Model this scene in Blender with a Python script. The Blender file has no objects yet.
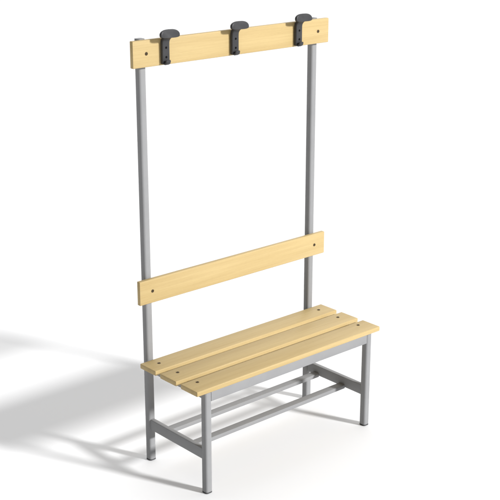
import bpy, bmesh, math
from mathutils import Vector, Matrix

scene = bpy.context.scene
col = scene.collection

# ------------------------------------------------------------------ materials
def new_mat(name):
    m = bpy.data.materials.new(name)
    m.use_nodes = True
    nt = m.node_tree
    return m, nt, nt.nodes['Principled BSDF']

def link(nt, a, b):
    nt.links.new(a, b)

def mapping(nt, scale, rot=(0, 0, 0)):
    tc = nt.nodes.new('ShaderNodeTexCoord')
    info = nt.nodes.new('ShaderNodeObjectInfo')
    mp = nt.nodes.new('ShaderNodeMapping')
    mp.inputs['Scale'].default_value = scale
    mp.inputs['Rotation'].default_value = rot
    add = nt.nodes.new('ShaderNodeVectorMath'); add.operation = 'MULTIPLY_ADD'
    cmb = nt.nodes.new('ShaderNodeCombineXYZ')
    for k in range(3):
        link(nt, info.outputs['Random'], cmb.inputs[k])
    add.inputs[1].default_value = (7.3, 3.1, 5.7)
    link(nt, cmb.outputs[0], add.inputs[0])
    link(nt, tc.outputs['Object'], add.inputs[2])
    link(nt, add.outputs[0], mp.inputs['Vector'])
    return mp.outputs['Vector']

def noise(nt, vec, scale, detail=4, rough=.55, dist=0):
    n = nt.nodes.new('ShaderNodeTexNoise')
    n.inputs['Scale'].default_value = scale
    n.inputs['Detail'].default_value = detail
    n.inputs['Roughness'].default_value = rough
    n.inputs['Distortion'].default_value = dist
    link(nt, vec, n.inputs['Vector'])
    return n.outputs['Fac']

def ramp(nt, fac, stops):
    r = nt.nodes.new('ShaderNodeValToRGB')
    e = r.color_ramp.elements
    e[0].position, e[0].color = stops[0][0], (*stops[0][1], 1)
    e[1].position, e[1].color = stops[-1][0], (*stops[-1][1], 1)
    for p, c in stops[1:-1]:
        x = e.new(p); x.color = (*c, 1)
    link(nt, fac, r.inputs['Fac'])
    return r.outputs['Color']

def mix(nt, a, b, fac, mode='MIX'):
    m = nt.nodes.new('ShaderNodeMix'); m.data_type = 'RGBA'; m.blend_type = mode
    if isinstance(fac, float): m.inputs[0].default_value = fac
    else: link(nt, fac, m.inputs[0])
    link(nt, a, m.inputs[6]); link(nt, b, m.inputs[7])
    return m.outputs[2]

def bump(nt, bsdf, h, strength, dist=.001):
    b = nt.nodes.new('ShaderNodeBump')
    b.inputs['Strength'].default_value = strength
    b.inputs['Distance'].default_value = dist
    link(nt, h, b.inputs['Height'])
    link(nt, b.outputs[0], bsdf.inputs['Normal'])

def wood_material():
    m, nt, b = new_mat('lacquered_pine')
    v1 = mapping(nt, (1.3, 26, 26))
    broad = noise(nt, v1, 1.0, 3, .5, .6)
    v2 = mapping(nt, (4.0, 190, 190))
    fine = noise(nt, v2, 1.0, 4, .6, .2)
    v3 = mapping(nt, (55, 900, 900))
    pore = noise(nt, v3, 1.0, 2, .6)
    c1 = ramp(nt, broad, [(.28, (.450, .329, .146)), (.5, (.482, .359, .166)), (.74, (.510, .385, .184))])
    c2 = ramp(nt, fine, [(.3, (.85, .825, .78)), (.62, (1, 1, 1))])
    c3 = ramp(nt, pore, [(.26, (.86, .83, .78)), (.45, (1, 1, 1))])
    c = mix(nt, c1, c2, .55, 'MULTIPLY')
    c = mix(nt, c, c3, .6, 'MULTIPLY')
    link(nt, c, b.inputs['Base Color'])
    b.inputs['Roughness'].default_value = .5
    b.inputs['Specular IOR Level'].default_value = .3
    bump(nt, b, fine, .12, .0006)
    return m

def steel_material():
    m, nt, b = new_mat('silver_grey_powder_coat')
    v = mapping(nt, (1, 1, 1))
    n1 = noise(nt, v, 9, 4, .6)
    n2 = noise(nt, v, 900, 2, .5)
    c = ramp(nt, n1, [(.3, (.243, .244, .248)), (.7, (.265, .266, .270))])
    link(nt, c, b.inputs['Base Color'])
    b.inputs['Specular IOR Level'].default_value = .15
    b.inputs['Roughness'].default_value = .48
    bump(nt, b, n2, .10, .0003)
    return m

def plastic_material(name, colr, rough, spec=.25):
    m, nt, b = new_mat(name)
    v = mapping(nt, (1, 1, 1))
    n = noise(nt, v, 700, 2, .5)
    n1 = noise(nt, v, 30, 3, .5)
    lo = tuple(x * .88 for x in colr); hi = tuple(min(1, x * 1.12) for x in colr)
    link(nt, ramp(nt, n1, [(.3, lo), (.7, hi)]), b.inputs['Base Color'])
    b.inputs['Roughness'].default_value = rough
    b.inputs['Specular IOR Level'].default_value = spec
    bump(nt, b, n, .15, .0003)
    return m

def ground_material():
    m, nt, b = new_mat('white_studio_floor')
    v = mapping(nt, (1, 1, 1))
    n = noise(nt, v, .8, 3, .5)
    link(nt, ramp(nt, n, [(.3, (.822, .822, .826)), (.7, (.834, .834, .838))]), b.inputs['Base Color'])
    b.inputs['Roughness'].default_value = .9
    b.inputs['Specular IOR Level'].default_value = .1
    return m

WOOD = wood_material()
STEEL = steel_material()
HOOK = plastic_material('charcoal_hook_coat', (.037, .037, .039), .45)
CAP = plastic_material('dark_grey_plastic', (.07, .07, .072), .5)
CAPG = plastic_material('mid_grey_plastic', (.21, .21, .215), .5)
BOLT = plastic_material('burnished_dark_bolt', (.055, .036, .016), .5)
HOLE = plastic_material('black_screw', (.005, .005, .005), .7, .05)
GROUND = ground_material()

# ------------------------------------------------------------------ mesh helpers
def obj(name, bm, mat, parent=None, smooth=True, loc=None, angle=32):
    bmesh.ops.recalc_face_normals(bm, faces=bm.faces)
    me = bpy.data.meshes.new(name)
    bm.to_mesh(me); bm.free()
    me.materials.append(mat)
    o = bpy.data.objects.new(name, me)
    col.objects.link(o)
    if smooth:
        for p in me.polygons: p.use_smooth = True
        me.set_sharp_from_angle(angle=math.radians(angle))
    if parent:
        o.parent = parent
        o.matrix_parent_inverse = Matrix.Identity(4)
    if loc is not None:
        o.location = loc
    return o

def rounded_profile(a, b, r, n=6):
    """Closed outline of a rounded rectangle a by b (full sizes)."""
    pts = []
    for cx, cy, a0 in ((a/2-r, b/2-r, 0), (-a/2+r, b/2-r, 90), (-a/2+r, -b/2+r, 180), (a/2-r, -b/2+r, 270)):
        for k in range(n+1):
            t = math.radians(a0 + 90*k/n)
            pts.append((cx + r*math.cos(t), cy + r*math.sin(t)))
    return pts

def prism(bm, prof, axis, t0, t1, at=(0, 0), ease=0.0, n_ease=1):
    """Sweep an outline along an axis from t0 to t1; ease softens both ends."""
    def P(u, v, t):
        return {'x': (t, at[0]+u, at[1]+v), 'y': (at[0]+u, t, at[1]+v), 'z': (at[0]+u, at[1]+v, t)}[axis]
    rings = []
    if ease > 0:
        levels = []
        for k in range(n_ease+1):
            th = math.pi/2*k/n_ease
            levels.append((t0 + ease*(1-math.sin(th)), ease*(1-math.cos(th))))
        levels = levels[::-1]                      # starts inset at t0
        levels = [(t0 + ease*(1-math.cos(math.pi/2*k/n_ease)), ease*(1-math.sin(math.pi/2*k/n_ease))) for k in range(n_ease+1)]
        seq = levels + [(t1-(t-t0), s) for t, s in levels[::-1]]
    else:
        seq = [(t0, 0), (t1, 0)]
    w = max(abs(u) for u, v in prof); h = max(abs(v) for u, v in prof)
    for t, s in seq:
        rings.append([bm.verts.new(P(u*(1-s/w), v*(1-s/h), t)) for u, v in prof])
    n = len(prof)
    for r0, r1 in zip(rings, rings[1:]):
        for i in range(n):
            bm.faces.new((r0[i], r0[(i+1) % n], r1[(i+1) % n], r1[i]))
    bm.faces.new(rings[0][::-1]); bm.faces.new(rings[-1])

def disc_stack(bm, rings, axis, seg=20):
    """Lathe: rings of (radius, height) along an axis; closes both ends."""
    R = []
    for r, h in rings:
        ring = []
        for k in range(seg):
            t = 2*math.pi*k/seg
            a, b = r*math.cos(t), r*math.sin(t)
            ring.append(bm.verts.new({'z': (a, b, h), '-y': (a, -h, b)}[axis]))
        R.append(ring)
    for r0, r1 in zip(R, R[1:]):
        for i in range(seg):
            bm.faces.new((r0[i], r0[(i+1) % seg], r1[(i+1) % seg], r1[i]))
    bm.faces.new(R[0][::-1]); bm.faces.new(R[-1])

def duplicate(o, parent, loc):
    c = o.copy(); col.objects.link(c)
    c.parent = parent; c.location = loc
    for ch in list(o.children):
        d = ch.copy(); col.objects.link(d); d.parent = c
    return c

# ------------------------------------------------------------------ measures (metres)
XP = .4418            # posts and legs stand at x = -XP and +XP
YB, YF = .0229, -.3381  # rear posts, front legs
TUBE, TR = .032, .0095
SEAT_TOP, SEAT_TH = .4485, .0205
PW, GAP = .1005, .0281
TOP = 1.7135

# ------------------------------------------------------------------ the bench
bench = bpy.data.objects.new('changing_room_bench', None)
col.objects.link(bench)
bench.location = (0, -.16, 0)
bench['label'] = 'changing room bench with grey steel frame, pale wooden slats and three dark coat hooks'
bench['category'] = 'bench'
OFF = Vector((0, .16, 0))     # parts are laid out in world measures, then set relative to the base

def part(name, bm, mat, loc=(0, 0, 0), parent=None, **k):
    l = Vector(loc)
    if parent is None:
        return obj(name, bm, mat, bench, loc=l + OFF, **k)
    return obj(name, bm, mat, parent, loc=l, **k)

# --- wooden boards (own origin at their centre so the grain runs along each)
def board_mesh(length, depth, height, r):
    bm = bmesh.new()
    prism(bm, rounded_profile(depth, height, r, 4), 'x', -length/2, length/2, ease=.0022, n_ease=2)
    return bm

def bolt_mesh(axis):
    bm = bmesh.new()
    # countersunk bolt with a socket, sitting a hair proud of the wood
    disc_stack(bm, [(.0030, -.004), (.0065, -.004), (.0065, .0008), (.0058, .0015), (.0034, .0017), (.0028, .0013), (.0027, .0004), (.0002, .0003)], axis, 20)
    return bm

bolt_up = None; bolt_front = None
hole_y = (-.0467, -.1653, -.2866)
for k in range(3):
    yc = -PW/2 - k*(PW+GAP)
    s = part('seat_slat', board_mesh(1.0, PW, SEAT_TH, .0036), WOOD, (0, yc, SEAT_TOP-SEAT_TH/2))
    for sx in (-1, 1):
        loc = (sx*.4415, hole_y[k]-yc, SEAT_TH/2)
        if bolt_up is None: bolt_up = part('bolt', bolt_mesh('z'), BOLT, loc, s)
        else: duplicate(bolt_up, s, loc)

BF = -.0137; BT = .0185
def upright_board(name, z0, z1):
    global bolt_front
    s = part(name, board_mesh(1.0, BT, z1-z0, .0028), WOOD, (0, BF+BT/2, (z0+z1)/2))
    for sx in (-1, 1):
        loc = (sx*.4394, -BT/2, 0)
        if bolt_front is None: bolt_front = part('bolt', bolt_mesh('-y'), BOLT, loc, s)
        else: duplicate(bolt_front, s, loc)
    return s
upright_board('backrest', .6939, .7915)
upright_board('hook_board', 1.6159, 1.7156)

# --- steel uprights
def upright(name, x, y, z1):
    bm = bmesh.new()
    prism(bm, rounded_profile(TUBE, TUBE, TR, 6), 'z', .0052, z1, ease=.0012)
    return part(name, bm, STEEL, (x, y, 0))

def foot(parent):
    bm = bmesh.new()
    prism(bm, rounded_profile(TUBE+.0006, TUBE+.0006, TR, 6), 'z', 0, .0050, ease=.0018, n_ease=2)
    return part('foot_cap', bm, CAP, (0, 0, 0), parent)

for sx in (-1, 1):
    p = upright('rear_post', sx*XP, YB, TOP)
    foot(p)
    bm = bmesh.new()
    prism(bm, rounded_profile(TUBE+.0008, TUBE+.0008, TR, 6), 'z', TOP+.0002, TOP+.0040, ease=.0018, n_ease=2)
    part('end_cap', bm, CAPG, (0, 0, 0), p)
    foot(upright('front_leg', sx*XP, YF, SEAT_TOP-SEAT_TH-.0008))

# --- side rails, seat bearers, seat rails, shoe rack bars
y_in_b, y_in_f = YB-TUBE/2+.0015, YF+TUBE/2-.0015
def tube_y(name, x, z0, z1, w, ya=y_in_f, yb=y_in_b):
    bm = bmesh.new()
    prism(bm, rounded_profile(w, z1-z0, .0028, 3), 'y', -(yb-ya)/2, (yb-ya)/2)
    return part(name, bm, STEEL, (x, (ya+yb)/2, (z0+z1)/2))
def tube_x(name, y, z0, z1, w, half):
    bm = bmesh.new()
    prism(bm, rounded_profile(w, z1-z0, .0028, 3), 'x', -half, half)
    return part(name, bm, STEEL, (0, y, (z0+z1)/2))

RAIL_W = .020
for sx in (-1, 1):
    tube_y('side_rail', sx*XP, .140, .186, RAIL_W)
    tube_y('seat_bearer', sx*XP, .3965, SEAT_TOP-SEAT_TH-.001, RAIL_W)
half_x = XP-TUBE/2+.0015
tube_x('seat_rail', YF-.004, .387, SEAT_TOP-SEAT_TH-.0012, .020, half_x)
tube_x('seat_rail', YB+.002, .387, SEAT_TOP-SEAT_TH-.0012, .020, half_x)
half_b = XP-RAIL_W/2+.0006
for yc in (-.0478, -.2090):
    tube_x('rack_bar', yc, .1345, .1520, .035, half_b)

# --- coat hooks: a screwed plate, an arm that bends forward and a broad rounded head
def hook_mesh():
    """Side profile swept with changing width; local origin on the board face, z from board middle."""
    bm = bmesh.new()
    # centreline stations: (forward distance d, height z, half width, half thickness, tilt of section)
    st = [(.0074, -.0440, .0162, .0072, 0), (.0078, -.034, .0167, .0075, 0), (.0078, -.010, .0167, .0075, 0),
          (.0078, .022, .0167, .0075, 0), (.0084, .034, .0167, .0074, 8), (.0110, .0435, .0168, .0072, 26),
          (.0170, .0515, .0172, .0070, 42), (.0250, .0580, .0180, .0072, 44), (.0310, .0625, .0188, .0074, 38)]
    rings = []
    for d, z, hw, ht, tilt in st:
        t = math.radians(tilt)
        prof = rounded_profile(2*hw, 2*ht, min(ht*.7, .0032), 3)
        nrm = (-math.cos(t), -math.sin(t))     # thickness direction in (y, z): out of the board, turning down
        rings.append([bm.verts.new((u, -d + v*math.cos(t), z + v*math.sin(t))) for u, v in prof])
    n = len(rings[0])
    for r0, r1 in zip(rings, rings[1:]):
        for i in range(n):
            bm.faces.new((r0[i], r0[(i+1) % n], r1[(i+1) % n], r1[i]))
    bm.faces.new(rings[0][::-1]); bm.faces.new(rings[-1])
    # small lower lip curling forward and up
    lip = [(.0090, -.0420, .0112, .0040), (.0170, -.0434, .0114, .0042), (.0235, -.0400, .0114, .0042), (.0262, -.0335, .0112, .0040), (.0266, -.0290, .0100, .0030)]
    rings = []
    for i, (d, z, hw, ht) in enumerate(lip):
        a = lip[max(0, i-1)]; b = lip[min(len(lip)-1, i+1)]
        ty, tz = -(b[0]-a[0]), b[1]-a[1]
        L = math.hypot(ty, tz); ny, nz = -tz/L, ty/L
        prof = rounded_profile(2*hw, 2*ht, ht*.8, 3)
        rings.append([bm.verts.new((u, -d + v*ny, z + v*nz)) for u, v in prof])
    for r0, r1 in zip(rings, rings[1:]):
        for i in range(n):
            bm.faces.new((r0[i], r0[(i+1) % n], r1[(i+1) % n], r1[i]))
    bm.faces.new(rings[0][::-1]); bm.faces.new(rings[-1])
    return bm

def hook_head_mesh():
    """Broad pad: half-moon outline (flat below, domed above), thick with softened faces."""
    bm = bmesh.new()
    W, H = .0435, .0165
    out = []
    N = 40
    for k in range(N):
        t = 2*math.pi*k/N
        c, s = math.cos(t), math.sin(t)
        x = W*math.copysign(abs(c)**.74, c)
        z = (H*1.12 if s > 0 else H*.80)*math.copysign(abs(s)**(.88 if s > 0 else .62), s)
        z -= .0012 + .0022*(x/W)**2 + .0012*x/W   # ends droop a little
        out.append((x, z))
    D = .0060                                   # half thickness, along the normal
    prof = [(-D, .945), (-D*.90, .98), (-D*.74, 1.0), (D*.74, 1.0), (D*.90, .98), (D, .945)]
    rings = [[bm.verts.new((x*s, y, z*s)) for x, z in out] for y, s in prof]
    for r0, r1 in zip(rings, rings[1:]):
        for i in range(N):
            bm.faces.new((r0[i], r0[(i+1) % N], r1[(i+1) % N], r1[i]))
    bm.faces.new(rings[0][::-1]); bm.faces.new(rings[-1])
    bmesh.ops.rotate(bm, verts=bm.verts, cent=(0, 0, 0), matrix=Matrix.Rotation(math.radians(-8), 3, 'X'))
    return bm

def screw_mesh():
    bm = bmesh.new()
    disc_stack(bm, [(.0044, -.001), (.0044, .0003), (.0036, .0007), (.0012, .0004), (.0004, .0002)], '-y', 16)
    return bm

zmid = (1.6159+1.7156)/2
first = None
for x in (-.3595, -.0210, .3185):
    loc = Vector((x, BF-.0002, zmid))
    if first is None:
        first = part('coat_hook', hook_mesh(), HOOK, loc, angle=40)
        obj('hook_head', hook_head_mesh(), HOOK, first, loc=(-.0005, -.0385, .0688), angle=28)
        s1 = obj('screw', screw_mesh(), HOLE, first, loc=(0, -.0154, .016))
        duplicate(s1, first, (0, -.0154, -.019))
    else:
        duplicate(first, bench, loc + OFF)

# ------------------------------------------------------------------ the floor
bm = bmesh.new()
vs = [bm.verts.new(p) for p in ((-60, -60, 0), (60, -60, 0), (60, 60, 0), (-60, 60, 0))]
bm.faces.new(vs)
fl = obj('floor', bm, GROUND, None, smooth=False)
fl['kind'] = 'structure'

# ------------------------------------------------------------------ light
w = bpy.data.worlds.new('World'); scene.world = w
w.use_nodes = True
nt = w.node_tree
bg = nt.nodes['Background']
tc = nt.nodes.new('ShaderNodeTexCoord')
sep = nt.nodes.new('ShaderNodeVectorMath'); sep.operation = 'DOT_PRODUCT'; link(nt, tc.outputs['Generated'], sep.inputs[0])
sep.inputs[1].default_value = Vector((.46, .46, .76)).normalized()
rp = nt.nodes.new('ShaderNodeMapRange')
rp.inputs['From Min'].default_value = 0; rp.inputs['From Max'].default_value = 1
rp.inputs['To Min'].default_value = 0; rp.inputs['To Max'].default_value = 1.80
pw = nt.nodes.new('ShaderNodeMath'); pw.operation = 'POWER'; pw.use_clamp = True; pw.inputs[1].default_value = 2.0
link(nt, sep.outputs['Value'], pw.inputs[0]); link(nt, pw.outputs[0], rp.inputs['Value'])
link(nt, rp.outputs[0], bg.inputs['Strength'])
bg.inputs['Color'].default_value = (1, 1, 1, 1)

D = 150.0
az = Vector((.43, -1, 0)).normalized()
el = math.radians(24.3)
dirv = Vector((az.x*math.cos(el), az.y*math.cos(el), math.sin(el)))
la = bpy.data.lights.new('studio_key', 'AREA')
la.shape = 'DISK'; la.size = D*.105
la.energy = math.pi**2*D*D*1.57
la.color = (1, 1, 1)
lo = bpy.data.objects.new('studio_key', la); col.objects.link(lo)
lo.location = dirv*D
lo.rotation_euler = (-dirv).to_track_quat('-Z', 'Y').to_euler()

# ------------------------------------------------------------------ camera
cam = bpy.data.cameras.new('camera'); co = bpy.data.objects.new('camera', cam); col.objects.link(co)
cam.sensor_width = 36; cam.sensor_fit = 'HORIZONTAL'
cam.lens = 1207.483/500*36
cam.shift_x = -.467/500*1; cam.shift_y = .028/500
co.location = (-3.0767, -3.574, 2.3683)
co.rotation_euler = (math.pi/2-.3189, -.0004, -.7235)
cam.clip_end = 2000
scene.camera = co

vs_ = scene.view_settings
scene.display_settings.display_device = 'sRGB'
vs_.view_transform = 'Standard'; vs_.look = 'None'; vs_.exposure = 0; vs_.gamma = 1
